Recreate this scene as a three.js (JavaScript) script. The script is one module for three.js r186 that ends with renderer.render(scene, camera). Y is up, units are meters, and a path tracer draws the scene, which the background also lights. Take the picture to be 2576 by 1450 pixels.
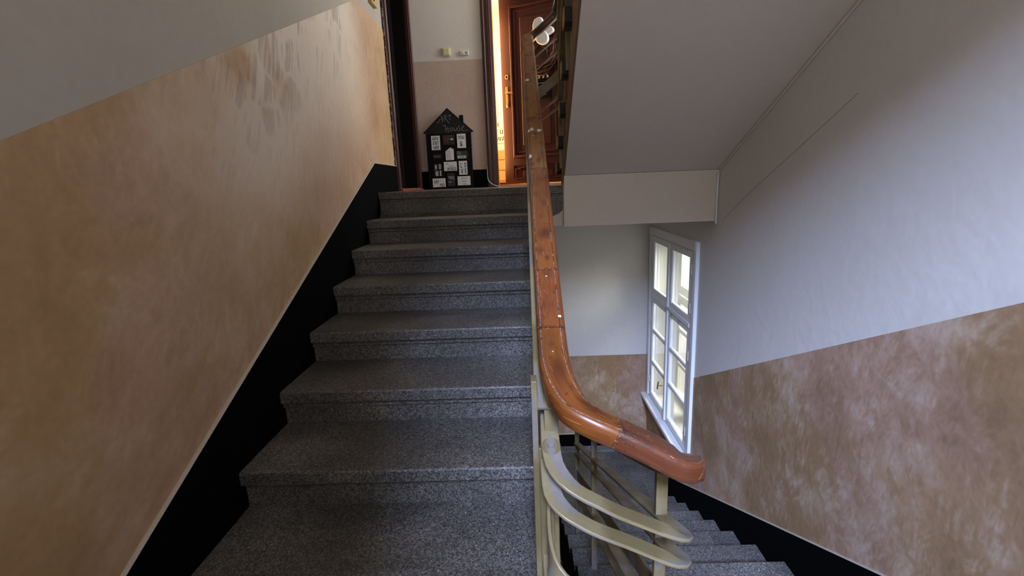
import * as THREE from 'three';
import { mergeGeometries } from 'three/addons/utils/BufferGeometryUtils.js';
import { RoundedBoxGeometry } from 'three/addons/geometries/RoundedBoxGeometry.js';
import { RectAreaLightUniformsLib } from 'three/addons/lights/RectAreaLightUniformsLib.js';

// ------------------------------------------------------------------ camera, sky, lights, exposure
// All measures below are taken from eye level; H lifts them so that the lower landing is y = 0.
const H = 3.40;
const scene = new THREE.Scene();
const camera = new THREE.PerspectiveCamera(62.588, 2576 / 1450, 0.05, 60);
camera.position.set(0, H, 0);
camera.quaternion.setFromRotationMatrix(new THREE.Matrix4().set(
  0.9991, 0.034503, 0.02466, 0, -0.039002, 0.975887, 0.214761, 0, -0.016656, -0.21553, 0.976355, 0, 0, 0, 0, 1));
camera.updateMatrixWorld();
scene.add(camera);
const renderer = new THREE.WebGLRenderer({ antialias: true });
renderer.toneMapping = THREE.LinearToneMapping;
renderer.toneMappingExposure = 1.0;
renderer.shadowMap.enabled = true;
RectAreaLightUniformsLib.init();
scene.background = new THREE.Color(0.86, 0.93, 1.0);
scene.backgroundIntensity = 1.0;

function areaLight(color, intensity, w, h, pos, target) {
  const l = new THREE.RectAreaLight(new THREE.Color(...color), intensity, w, h);
  l.position.set(pos[0], pos[1] + H, pos[2]);
  l.lookAt(target[0], target[1] + H, target[2]);
  scene.add(l);
  return l;
}
// sky seen through the tall landing window behind the photographer
areaLight([0.55, 0.70, 1.14], 395, 1.5, 0.75, [-0.35, 2.9, 3.5], [0.15, 0.5, 0.7]);
// plain daylight filling that window
areaLight([1.0, 0.92, 0.85], 2.9, 1.0, 1.9, [0.33, 0.45, 1.15], [0.75, 0.2, -3]);
// daylight in the lower landing window and in the window one storey up
areaLight([0.98, 0.98, 0.88], 28, 1.35, 1.6, [3.0, 0.1, -4.70], [0.9, -2.4, -4.9]);
areaLight([1.0, 0.97, 0.95], 10.5, 1.35, 1.95, [2.05, 1.85, -5.05], [-1.13, 0.9, -3.5]);
function bulb(color, intensity, pos) {
  const l = new THREE.PointLight(new THREE.Color(...color), intensity);
  l.position.set(pos[0], pos[1] + H, pos[2]); l.castShadow = true; l.shadow.radius = 4;
  scene.add(l);
}

// ------------------------------------------------------------------ helpers
let seed = 20240611;
const rnd = () => { seed = (seed * 1664525 + 1013904223) >>> 0; return seed / 4294967296; };
const names = {};
function numbered(n) { const k = names[n] = (names[n] ?? -1) + 1; return k ? n + '_' + String(k).padStart(3, '0') : n; }
function shade(o) { o.castShadow = true; o.receiveShadow = true; return o; }
function tag(o, label, category, group) {
  o.userData.label = label; o.userData.category = category; if (group) o.userData.group = group; return o;
}
function thing(name, label, category, [x, y, z], group) {
  const g = new THREE.Group(); g.name = numbered(name); g.position.set(x, y + H, z); scene.add(g);
  g._o = [x, y, z];
  return tag(g, label, category, group);
}
// geometry arrives in eye-level coordinates; a part is moved into its thing's own axes
function part(name, geo, mat, parent, label) {
  const g = Array.isArray(geo) ? merge(geo) : geo;
  const m = shade(new THREE.Mesh(g, mat)); m.name = name;
  let p = parent, o = [0, 0, 0];
  while (p) { if (p._o) { o = p._o; break; } p = p.parent; }
  if (!g._moved) { g.translate(-o[0], -o[1], -o[2]); g._moved = true; }
  parent.add(m);
  if (label) m.userData.label = label;
  return m;
}
function struct(name, geo, mat) {
  const g = Array.isArray(geo) ? merge(geo) : geo;
  g.translate(0, H, 0); g._moved = true;
  const m = shade(new THREE.Mesh(g, mat)); m.name = name; m.userData.kind = 'structure';
  m._o = [0, -H, 0]; scene.add(m);
  return m;
}
function merge(list) { return mergeGeometries(list.map((g) => plain(g))); }
function plain(g) {
  const n = g.index ? g.toNonIndexed() : g;
  for (const k of Object.keys(n.attributes)) if (!['position', 'normal', 'uv'].includes(k)) n.deleteAttribute(k);
  if (!n.attributes.uv) n.setAttribute('uv', new THREE.BufferAttribute(new Float32Array(n.attributes.position.count * 2), 2));
  return n;
}
// uv in metres from the side each face looks at
function metres(g, ox = 0, oy = 0) {
  g = g.index ? g.toNonIndexed() : g;
  const p = g.attributes.position, n = g.attributes.normal, uv = new Float32Array(p.count * 2);
  for (let i = 0; i < p.count; i += 3) {
    let ax = 0, ay = 0, az = 0;
    for (let k = 0; k < 3; k++) { ax += Math.abs(n.getX(i + k)); ay += Math.abs(n.getY(i + k)); az += Math.abs(n.getZ(i + k)); }
    for (let k = 0; k < 3; k++) {
      const x = p.getX(i + k), y = p.getY(i + k), z = p.getZ(i + k);
      const [u, v] = ax >= ay && ax >= az ? [z, y] : ay >= az ? [x, z] : [x, y];
      uv[2 * (i + k)] = u + ox; uv[2 * (i + k) + 1] = v + oy;
    }
  }
  g.setAttribute('uv', new THREE.BufferAttribute(uv, 2));
  return g;
}
function box(x0, x1, y0, y1, z0, z1, r = 0) {
  const g = r > 0 ? new RoundedBoxGeometry(x1 - x0, y1 - y0, z1 - z0, 2, r) : new THREE.BoxGeometry(x1 - x0, y1 - y0, z1 - z0);
  g.translate((x0 + x1) / 2, (y0 + y1) / 2, (z0 + z1) / 2);
  return metres(g);
}
// polygon in the (z, y) plane pushed along x
function prismX(poly, x0, x1, holes = [], bevel = 0) {
  const s = new THREE.Shape(poly.map(([z, y]) => new THREE.Vector2(-z, y)));
  for (const h of holes) s.holes.push(new THREE.Path(h.map(([z, y]) => new THREE.Vector2(-z, y))));
  const g = new THREE.ExtrudeGeometry(s, { depth: x1 - x0 - 2 * bevel, bevelEnabled: bevel > 0, bevelSize: bevel, bevelThickness: bevel, bevelOffset: -bevel, bevelSegments: 2 });
  g.translate(0, 0, bevel);
  g.applyMatrix4(new THREE.Matrix4().set(0, 0, 1, x0, 0, 1, 0, 0, -1, 0, 0, 0, 0, 0, 0, 1));
  return metres(g);
}
// polygon in the (x, y) plane pushed along z
function prismZ(poly, z0, z1, holes = [], bevel = 0) {
  const s = new THREE.Shape(poly.map(([x, y]) => new THREE.Vector2(x, y)));
  for (const h of holes) s.holes.push(new THREE.Path(h.map(([x, y]) => new THREE.Vector2(x, y))));
  const g = new THREE.ExtrudeGeometry(s, { depth: z1 - z0 - 2 * bevel, bevelEnabled: bevel > 0, bevelSize: bevel, bevelThickness: bevel, bevelOffset: -bevel, bevelSegments: 2 });
  g.translate(0, 0, z0 + bevel);
  return metres(g);
}
const rect = (a0, a1, b0, b1) => [[a0, b0], [a1, b0], [a1, b1], [a0, b1]];
// a profile [side, up] carried along a path, always upright
function sweep(profile, pts, closedEnds = true) {
  const P = pts.map((p) => new THREE.Vector3(...p)), n = P.length, m = profile.length;
  const pos = [], uv = [], idx = [];
  const per = [0]; for (let j = 1; j <= m; j++) per[j] = per[j - 1] + Math.hypot(profile[j % m][0] - profile[j - 1][0], profile[j % m][1] - profile[j - 1][1]);
  let len = 0; const lens = [], rows = [];
  for (let i = 0; i < n; i++) {
    const t = P[Math.min(i + 1, n - 1)].clone().sub(P[Math.max(i - 1, 0)]).normalize();
    const side = new THREE.Vector3().crossVectors(t, new THREE.Vector3(0, 1, 0)).normalize();
    const up = new THREE.Vector3().crossVectors(side, t).normalize();
    if (i) len += P[i].distanceTo(P[i - 1]);
    lens.push(len);
    rows.push(profile.map(([a, b]) => P[i].clone().addScaledVector(side, a).addScaledVector(up, b)));
  }
  for (let i = 0; i < n; i++) for (let j = 0; j <= m; j++) { const q = rows[i][j % m]; pos.push(q.x, q.y, q.z); uv.push(per[j], lens[i]); }
  for (let i = 0; i < n - 1; i++) for (let j = 0; j < m; j++) {
    const a = i * (m + 1) + j, b = a + 1, c = a + m + 1, d = c + 1;
    idx.push(a, c, b, b, c, d);
  }
  const g = new THREE.BufferGeometry();
  g.setAttribute('position', new THREE.Float32BufferAttribute(pos, 3));
  g.setAttribute('uv', new THREE.Float32BufferAttribute(uv, 2)); g.setIndex(idx);
  g.computeVertexNormals();
  { // weld the seam's normals
    const N = g.attributes.normal;
    for (let i = 0; i < n; i++) {
      const a = i * (m + 1), b = a + m;
      const v = new THREE.Vector3(N.getX(a) + N.getX(b), N.getY(a) + N.getY(b), N.getZ(a) + N.getZ(b)).normalize();
      N.setXYZ(a, v.x, v.y, v.z); N.setXYZ(b, v.x, v.y, v.z);
    }
  }
  const out = [g.toNonIndexed()];
  if (closedEnds) for (const e of [0, n - 1]) {
    const tri = THREE.ShapeUtils.triangulateShape(profile.map(([a, b]) => new THREE.Vector2(a, b)), []);
    const cp = [], cu = [];
    for (const t of tri) for (const k of e ? [t[0], t[2], t[1]] : t) { const q = rows[e][k]; cp.push(q.x, q.y, q.z); cu.push(profile[k][0], profile[k][1] + lens[e]); }
    const c = new THREE.BufferGeometry();
    c.setAttribute('position', new THREE.Float32BufferAttribute(cp, 3)); c.setAttribute('uv', new THREE.Float32BufferAttribute(cu, 2));
    c.computeVertexNormals(); out.push(c);
  }
  return mergeGeometries(out);
}
function curve(pts, n, tension = 0.5) {
  const c = new THREE.CatmullRomCurve3(pts.map((p) => new THREE.Vector3(...p)), false, 'centripetal', tension);
  return c.getSpacedPoints(n).map((v) => [v.x, v.y, v.z]);
}
function tube(pts, r, n = 40, seg = 8) {
  const c = new THREE.CatmullRomCurve3(pts.map((p) => new THREE.Vector3(...p)), false, 'centripetal');
  return new THREE.TubeGeometry(c, n, r, seg, false);
}
function roundRect(w, h, r, k = 3) {   // profile points, counter-clockwise seen along the path
  const out = [];
  for (const [cx, cy, a0] of [[w / 2 - r, h / 2 - r, 0], [-w / 2 + r, h / 2 - r, 90], [-w / 2 + r, -h / 2 + r, 180], [w / 2 - r, -h / 2 + r, 270]])
    for (let i = 0; i <= k; i++) { const a = (a0 + 90 * i / k) * Math.PI / 180; out.push([cx + r * Math.cos(a), cy + r * Math.sin(a)]); }
  return out;
}

// ------------------------------------------------------------------ noise and textures
function hash2(i, j, s) { let h = (i * 374761393 + j * 668265263 + s * 2147483647) | 0; h = Math.imul(h ^ (h >>> 13), 1274126177); h ^= h >>> 16; return (h >>> 0) / 4294967296; }
function vnoise(x, y, s) {
  const i = Math.floor(x), j = Math.floor(y); let u = x - i, v = y - j; u = u * u * (3 - 2 * u); v = v * v * (3 - 2 * v);
  const a = hash2(i, j, s), b = hash2(i + 1, j, s), c = hash2(i, j + 1, s), d = hash2(i + 1, j + 1, s);
  return a + (b - a) * u + (c - a) * v + (a - b - c + d) * u * v;
}
function fbm(x, y, s, o = 4) { let r = 0, a = 0.5, t = 0; for (let k = 0; k < o; k++) { r += a * vnoise(x, y, s + k * 17); t += a; a *= 0.5; x = x * 2.03 + 3.1; y = y * 2.03 + 1.7; } return r / t; }
const mix = (a, b, t) => a + (b - a) * t;
const mix3 = (a, b, t) => [mix(a[0], b[0], t), mix(a[1], b[1], t), mix(a[2], b[2], t)];
const sst = (a, b, x) => { const t = Math.min(1, Math.max(0, (x - a) / (b - a))); return t * t * (3 - 2 * t); };
function dataTexture(w, h, mw, mh, fn, srgb = true, wrap = true, u0 = 0, v0 = 0) {   // covers mw x mh metres; fn(u metres, v metres) -> sRGB 0..255
  const d = new Uint8Array(w * h * 4);
  for (let j = 0; j < h; j++) for (let i = 0; i < w; i++) {
    const c = fn(u0 + (i + 0.5) / w * mw, v0 + (j + 0.5) / h * mh), k = 4 * (j * w + i);
    d[k] = c[0]; d[k + 1] = c[1]; d[k + 2] = c[2]; d[k + 3] = 255;
  }
  for (let k = 0; k < d.length; k++) d[k] = Math.max(0, Math.min(255, d[k]));
  const t = new THREE.DataTexture(d, w, h); t.magFilter = THREE.LinearFilter; t.minFilter = THREE.LinearMipmapLinearFilter; t.generateMipmaps = true;
  if (wrap) t.wrapS = t.wrapT = THREE.MirroredRepeatWrapping;
  t.repeat.set(1 / mw, 1 / mh); t.offset.set(-u0 / mw, -v0 / mh);
  if (srgb) t.colorSpace = THREE.SRGBColorSpace;
  t.needsUpdate = true;
  return t;
}
const clamp8 = (c) => c.map((x) => Math.max(0, Math.min(255, x)));
// trowelled, sponged dado paint: overlapping strokes, each with a direction of its own
function strokes(u, v, s, cell, along, across, lean, spread) {
  const wx = u + 0.30 * cell * (fbm(u * 9, v * 9, s + 5, 3) - 0.5) * 2, wy = v + 0.30 * cell * (fbm(u * 9, v * 9, s + 9, 3) - 0.5) * 2;
  const i0 = Math.floor(wx / cell), j0 = Math.floor(wy / cell); let best = 9, bi = 0, bj = 0, second = 9;
  for (let j = j0 - 1; j <= j0 + 1; j++) for (let i = i0 - 1; i <= i0 + 1; i++) {
    const d = Math.hypot(wx / cell - i - 0.1 - 0.8 * hash2(i, j, s), wy / cell - j - 0.1 - 0.8 * hash2(i, j, s + 1));
    if (d < best) { second = best; best = d; bi = i; bj = j; } else if (d < second) second = d;
  }
  const a = lean + spread * (hash2(bi, bj, s + 2) - 0.5) + 0.8 * (u - bi * cell), ca = Math.cos(a), sa = Math.sin(a);
  const n = fbm((u * ca + v * sa) * along + 9 * hash2(bi, bj, s + 3), (-u * sa + v * ca) * across + 9 * hash2(bi, bj, s + 4), s + 50, 4);
  return [n, hash2(bi, bj, s + 6), sst(0, 0.35, second - best)];
}
function dadoFn(pal, s, amt, cell, lean, spread) {
  return (u, v) => {
    const [n1, b1, e1] = strokes(u, v, s, cell, 12, 30, lean, spread), [n2, b2, e2] = strokes(u + 0.37, v + 0.21, s + 200, cell * 0.55, 26, 58, lean, spread * 1.2);
    const big = fbm(u * 1.1, v * 1.1, s + 71, 3), mid = fbm(u * 3.6, v * 3.6, s + 91, 4), hue = fbm(u * 2.1 + 7, v * 2.1, s + 111, 3);
    let c = mix3(pal[0], pal[1], sst(0.35, 0.65, big));
    c = mix3(c, pal[2], 0.7 * sst(0.42, 0.66, hue));
    const light = (n1 - 0.5) * 1.1 * e1 + (b1 - 0.5) * 0.5 * e1 + (n2 - 0.5) * 0.8 * e2 + (b2 - 0.5) * 0.35 * e2 + (mid - 0.5) * 1.5;
    c = light > 0 ? mix3(c, pal[3], amt * Math.min(1, light * 1.3)) : mix3(c, pal[4], amt * Math.min(1, -light * 1.3));
    const g = 1 + 0.07 * (fbm(u * 70, v * 70, s + 131, 2) - 0.5);
    return [c[0] * g, c[1] * g, c[2] * g];
  };
}
const plasterBump = dataTexture(512, 512, 1.2, 1.2, (u, v) => { const n = 128 + 150 * (fbm(u * 18, v * 18, 3, 5) - 0.5); return [n, n, n]; }, false);
const dadoBump = dataTexture(1024, 1024, 2.4, 2.4, (u, v) => {
  const [n1, b1, e1] = strokes(u, v, 1, 0.26, 9, 42, 1.1, 1.8); const n = 128 + 190 * (n1 - 0.5) * e1 + 40 * (b1 - 0.5) * e1 + 70 * (fbm(u * 60, v * 60, 9, 3) - 0.5); return [n, n, n];
}, false);
// left wall: warm tan glaze, with a paler patch (trowel marks plus painted-in window light) and dark scuffs under the paint line half way up the flight
const dadoLeftBase = dadoFn([[196, 163, 122], [178, 143, 101], [190, 154, 131], [214, 194, 168], [150, 116, 76]], 1, 0.42, 0.34, 1.1, 1.8);
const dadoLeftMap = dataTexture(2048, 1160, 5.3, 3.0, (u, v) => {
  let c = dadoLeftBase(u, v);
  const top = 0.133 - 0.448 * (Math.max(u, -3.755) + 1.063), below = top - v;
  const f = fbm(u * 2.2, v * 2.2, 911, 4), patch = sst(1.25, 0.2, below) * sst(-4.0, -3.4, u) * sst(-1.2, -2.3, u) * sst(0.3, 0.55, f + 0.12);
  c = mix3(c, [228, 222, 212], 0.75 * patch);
  const [n, b, e] = strokes(u, v, 931, 0.2, 9, 26, 2.35, 1.4);
  const scuff = sst(0.75, 0.05, below) * sst(-3.9, -3.3, u) * sst(-1.5, -2.1, u) * sst(0.56, 0.72, n * 0.75 + b * 0.3) * e;
  return mix3(c, [120, 104, 86], 0.34 * scuff);
}, true, false, -4.5, -1.65);
const dadoRightMap = dataTexture(1280, 1280, 3.2, 3.2, dadoFn([[180, 146, 114], [162, 130, 94], [176, 141, 122], [212, 192, 176], [138, 110, 78]], 301, 0.66, 0.19, 2.1, 2.0));
const dadoBackMap = dataTexture(640, 640, 1.6, 1.6, dadoFn([[206, 186, 172], [196, 174, 160], [200, 172, 164], [220, 206, 196], [180, 158, 146]], 351, 0.22, 0.4, 1.4, 1.5));
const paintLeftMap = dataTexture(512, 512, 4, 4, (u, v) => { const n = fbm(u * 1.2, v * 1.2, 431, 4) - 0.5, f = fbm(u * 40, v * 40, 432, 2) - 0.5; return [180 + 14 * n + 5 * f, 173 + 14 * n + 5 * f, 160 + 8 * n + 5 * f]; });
const paintMap = dataTexture(1024, 1024, 4, 4, (u, v) => {
  const n = fbm(u * 1.5, v * 1.5, 401, 4) - 0.5, f = fbm(u * 40, v * 40, 402, 2) - 0.5;
  return clamp8([226 + 12 * n + 5 * f, 221 + 11 * n + 5 * f, 214 + 12 * n + 5 * f]);
});
// terrazzo: chips of marble in dark cement
function terrazzoFn(s) {
  return (u, v) => {
    const grime = fbm(u * 3.2, v * 3.2, s, 4), fine = fbm(u * 240, v * 240, s + 40, 2), mid = fbm(u * 95, v * 95, s + 60, 2);
    let c = mix3([64, 63, 61], [112, 111, 109], sst(0.3, 0.7, 0.8 * fine + 0.2 * mid));
    for (const [cell, prob, rmax] of [[0.011, 0.4, 0.55], [0.0052, 0.7, 0.6]]) {
      const x = u / cell, y = v / cell, i0 = Math.floor(x), j0 = Math.floor(y);
      for (let j = j0 - 1; j <= j0 + 1; j++) for (let i = i0 - 1; i <= i0 + 1; i++) {
        if (hash2(i, j, s + 7) > prob) continue;
        const dx = x - i - 0.2 - 0.6 * hash2(i, j, s + 1), dy = y - j - 0.2 - 0.6 * hash2(i, j, s + 2), a = 6.28 * hash2(i, j, s + 3);
        const ex = dx * Math.cos(a) + dy * Math.sin(a), ey = (-dx * Math.sin(a) + dy * Math.cos(a)) * (1 + 0.9 * hash2(i, j, s + 4));
        if (ex * ex + ey * ey < (rmax * (0.25 + 0.6 * hash2(i, j, s + 5)) * 0.7) ** 2) {
          const t = hash2(i, j, s + 6);
          const q = t < 0.36 ? [16, 15, 15] : t < 0.6 ? [58, 57, 56] : t < 0.87 ? [124, 124, 124] : t < 0.94 ? [186, 185, 182] : [120, 100, 76];
          c = mix3(c, q, 0.85);
        }
      }
    }
    const g = 0.72 + 0.56 * grime; return [c[0] * g * 1.02, c[1] * g, c[2] * g * 0.97];
  };
}
const terrazzoMap = dataTexture(1400, 1400, 1.3, 1.3, terrazzoFn(501));
terrazzoMap.wrapS = terrazzoMap.wrapT = THREE.RepeatWrapping;
const terrazzoBump = dataTexture(512, 512, 0.5, 0.5, (u, v) => { const n = 128 + 190 * (fbm(u * 130, v * 130, 61, 3) - 0.5); return [n, n, n]; }, false);

const std = (o) => new THREE.MeshStandardMaterial(o);
const phy = (o) => new THREE.MeshPhysicalMaterial(o);
const rgb = (r, g, b) => new THREE.Color().setRGB(r / 255, g / 255, b / 255, THREE.SRGBColorSpace);
const M = {
  paint: std({ map: paintMap, roughness: 0.9, bumpMap: plasterBump, bumpScale: 0.002 }),
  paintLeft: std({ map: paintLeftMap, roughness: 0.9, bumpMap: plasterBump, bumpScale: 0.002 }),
  dadoBack: std({ map: dadoBackMap, roughness: 0.75, bumpMap: plasterBump, bumpScale: 0.002 }),
  soffit: std({ map: paintMap, color: rgb(255, 249, 241), roughness: 0.95, bumpMap: plasterBump, bumpScale: 0.003 }),
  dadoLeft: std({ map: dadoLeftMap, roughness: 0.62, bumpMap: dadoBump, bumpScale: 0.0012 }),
  dadoRight: std({ map: dadoRightMap, roughness: 0.72, bumpMap: plasterBump, bumpScale: 0.0025 }),
  terrazzo: std({ map: terrazzoMap, roughness: 0.5, bumpMap: terrazzoBump, bumpScale: 0.0012 }),
  blackPaint: phy({ color: rgb(3, 3, 4), roughness: 0.85, specularIntensity: 0.15 }),
  ledge: std({ color: rgb(196, 188, 172), roughness: 0.9, bumpMap: plasterBump, bumpScale: 0.004 }),
  whitePaint: phy({ color: rgb(236, 237, 238), roughness: 0.42, clearcoat: 0.25 }),
  outerWhite: std({ color: rgb(236, 236, 226), roughness: 0.6 }),
  glass: phy({ color: 0xffffff, roughness: 0.03, transmission: 1, thickness: 0, ior: 1.5 }),
  brass: std({ color: rgb(190, 160, 90), metalness: 0.9, roughness: 0.35 }),
  steel: std({ color: rgb(180, 182, 186), metalness: 0.8, roughness: 0.4 }),
  doorRed: null, doorDark: phy({ color: rgb(9, 5, 4), roughness: 0.6, specularIntensity: 0.4 }),
  black: phy({ color: rgb(9, 9, 10), roughness: 0.65, specularIntensity: 0.4 }),
  cream: std({ color: rgb(222, 212, 168), roughness: 0.5 }),
  plastic: std({ color: rgb(226, 224, 216), roughness: 0.45 }),
  tan: std({ color: rgb(168, 128, 78), roughness: 0.7 }),
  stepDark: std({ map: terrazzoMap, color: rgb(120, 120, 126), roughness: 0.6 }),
};

// ------------------------------------------------------------------ the shell
const XL = -1.134, XR = 1.499, ZB = -5.55, UL = -0.028, ML = -1.575, LL = -3.40, TOP = 3.0, ZR = 0.7;
const dadoL = (z) => (z > -3.755 ? 0.133 - 0.448 * (z + 1.063) : 1.339);
const baseL = (z) => (z > -3.79 ? -1.017 - 0.448 * (z + 1.09) : 0.196);
const dadoR = (z) => (z > -4.66 ? -1.783 + 0.5214 * (z + 4.043) : -2.105);
const baseR = (z) => (z > -4.66 ? -2.982 + 0.512 * (z + 4.246) : -3.194);

const wallLeft = struct('wall_left', prismX([[ZB - 0.25, LL - 0.2], [ZR + 0.25, LL - 0.2], [ZR + 0.25, TOP], [ZB - 0.25, TOP]], XL - 0.32, XL - 0.006,
  [[[-4.56, UL], [-5.46, UL], [-5.46, 2.08], [-4.56, 2.08]]]), M.paintLeft);
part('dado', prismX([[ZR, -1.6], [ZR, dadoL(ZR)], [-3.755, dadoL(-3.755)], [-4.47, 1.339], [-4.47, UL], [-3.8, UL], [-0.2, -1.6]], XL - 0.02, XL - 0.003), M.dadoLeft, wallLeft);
const lowerDadoLeft = prismX([[ZB, LL], [ZB, -2.105], [-1, -2.105], [-1, LL]], XL - 0.02, XL - 0.003);
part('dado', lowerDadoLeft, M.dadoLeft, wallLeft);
const baseLeft = struct('baseboard_left', prismX([[0.2, baseL(0.2)], [-3.79, 0.196], [-4.47, 0.196], [-4.47, UL - 0.05], [-3.9, UL - 0.05], [-3.6, -0.45], [0.2, -2.2]], XL - 0.01, XL + 0.012), M.blackPaint);
part('ledge', [sweep(roundRect(0.020, 0.008, 0.003, 2), [[XL + 0.001, baseL(0.2) + 0.003, 0.2], [XL + 0.001, 0.199, -3.79]]), sweep(roundRect(0.020, 0.006, 0.002, 2), [[XL + 0.001, 0.199, -3.79], [XL + 0.001, 0.199, -4.46]])], M.ledge, baseLeft, 'chipped pale plaster edge');

// right wall with the window opening
const WZ0 = -5.42, WZ1 = -4.10, WY0 = -2.59, WY1 = -0.60;
const wallRight = struct('wall_right', prismX([[ZB - 0.25, LL - 0.2], [ZR + 0.25, LL - 0.2], [ZR + 0.25, TOP], [ZB - 0.25, TOP]], XR + 0.003, XR + 0.45,
  [rect(WZ0, WZ1, WY0, WY1), rect(WZ0, WZ1, 0.76, 2.75)]), M.paint);
part('dado', prismX([[ZR, -2.2], [ZR, dadoR(ZR)], [-4.02, dadoR(-4.02)], [-4.02, -2.58], [-4.05, -2.62], [-5.55, -2.62], [-5.55, LL], [-4.4, LL], [-0.9, -2.2]], XR, XR + 0.02), M.dadoRight, wallRight);
part('crack', sweep(roundRect(0.0018, 0.0022, 0.0005, 1), [[XR + 0.0025, -0.33, -3.60], [XR + 0.0025, -0.10, -3.16], [XR + 0.0025, 0.125, -2.68], [XR + 0.0025, 0.33, -2.25]]), std({ color: rgb(150, 142, 136), roughness: 1 }), wallRight, 'hairline plaster crack');
const baseRight = struct('baseboard_right', prismX([[0.5, baseR(0.5)], [-4.66, baseR(-4.66)], [ZB, -3.194], [ZB, LL - 0.02], [-4.3, LL - 0.02], [-0.9, -1.9], [0.5, -1.9]], XR - 0.014, XR + 0.01), M.blackPaint);
part('ledge', sweep(roundRect(0.016, 0.006, 0.002, 2), [[XR - 0.006, baseR(0.5) + 0.002, 0.5], [XR - 0.006, baseR(-4.66) + 0.002, -4.66]]), M.ledge, baseRight, 'chipped pale plaster edge');

// back wall: above it the landing with the flat door, below it the lower landing
const DX0 = -0.255, DX1 = 0.62, DTOP = 2.1;
const wallBack = struct('wall_back', prismZ(rect(XL - 0.3, XR + 0.44, LL - 0.2, TOP), ZB - 0.25, ZB, [[[DX0, UL], [DX1, UL], [DX1, DTOP], [DX0, DTOP]]]), M.paint);
part('dado', prismZ([[XL, UL], [-0.36, UL], [-0.36, 1.334], [XL, 1.334]], ZB - 0.01, ZB + 0.003), M.dadoBack, wallBack);
part('dado', prismZ([[0.72, UL], [XR, UL], [XR, 1.334], [0.72, 1.334]], ZB - 0.01, ZB + 0.003), M.dadoBack, wallBack);
part('dado', prismZ([[XL, LL], [XR, LL], [XR, -2.11], [XL, -2.11]], ZB - 0.01, ZB + 0.003), M.dadoRight, wallBack);
const baseBack = struct('baseboard_back', box(XL, -0.365, UL - 0.03, 0.172, ZB - 0.01, ZB + 0.02), M.blackPaint);
const baseBackLow = struct('baseboard_back_lower', box(XL, XR, LL, -3.165, ZB - 0.01, ZB + 0.016), M.blackPaint);
part('ledge', box(XL, XR - 0.015, -3.165, -3.158, ZB, ZB + 0.012), M.ledge, baseBackLow);
part('cove', prismX([[ZB, -3.33], [ZB + 0.02, -3.33], [ZB + 0.024, -3.345], [ZB + 0.03, -3.38], [ZB + 0.055, -3.4], [ZB, -3.4]], XL, XR - 0.015), M.terrazzo, baseBackLow, 'grey terrazzo cove');

// rear wall with the landing window behind the photographer
const wallRear = struct('wall_rear', prismZ(rect(XL - 0.3, XR + 0.44, LL - 0.2, TOP), ZR, ZR + 0.25, [rect(-0.20, 0.85, -0.55, 1.5)]), M.paint);
const rearWindow = new THREE.Group(); rearWindow.name = 'window_2'; rearWindow.userData.kind = 'structure'; scene.add(rearWindow); rearWindow._o = [0, -H, 0];
part('window_frame', prismZ(rect(-0.20, 0.85, -0.55, 1.5), ZR + 0.1, ZR + 0.15, [rect(-0.16, 0.30, -0.5, 1.46), rect(0.34, 0.81, -0.5, 1.46)]), M.whitePaint, rearWindow);

// the building across the yard, behind the photographer
struct('exterior_wall', box(-14, 14, -6, 3.6, 9, 10), std({ color: rgb(206, 200, 192), roughness: 0.9 }));
struct('ground_yard', box(-14, 14, -3.8, -3.6, 1.0, 9), std({ color: rgb(190, 184, 174), roughness: 0.95 }));

// floors and slabs
struct('floor_lower', box(XL - 0.02, XR + 0.02, LL - 0.2, LL, ZB - 0.02, ZR + 0.02), M.terrazzo);
struct('floor_middle', [box(XL - 0.02, XR + 0.02, ML - 0.16, ML, -0.99, ZR + 0.02), box(XL - 0.02, 0.03, ML - 0.16, ML, -1.1, -0.98)], M.terrazzo);
const floorUpper = struct('floor_upper', box(XL - 0.02, XR + 0.02, -0.2, UL, ZB - 0.02, -3.82), M.terrazzo);
struct('beam_landing', [box(XL - 0.02, XR, -0.34, -0.18, ZB - 0.02, -3.90), prismZ([[0.33, -0.34], [XR + 0.004, -0.34], [XR + 0.004, 0.045], [0.335, 0.045]], -3.84, -3.70), prismZ([[0.02, -0.34], [0.336, -0.34], [0.336, -0.19], [0.328, -0.222], [0.305, -0.245], [0.25, -0.266], [0.02, -0.285]], -3.86, -3.815)], M.soffit);
struct('ceiling', [box(XL - 0.3, XR + 0.44, TOP, TOP + 0.2, ZB - 0.25, ZR + 0.25),
  box(XL - 0.02, XR + 0.02, 1.6, 1.775, -0.85, ZR + 0.02),
  prismX([[-0.85, 1.6], [-3.5, 3.0], [-3.3, 3.0], [-0.85, 1.775]], XL - 0.02, 0.05)], M.soffit);

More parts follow.
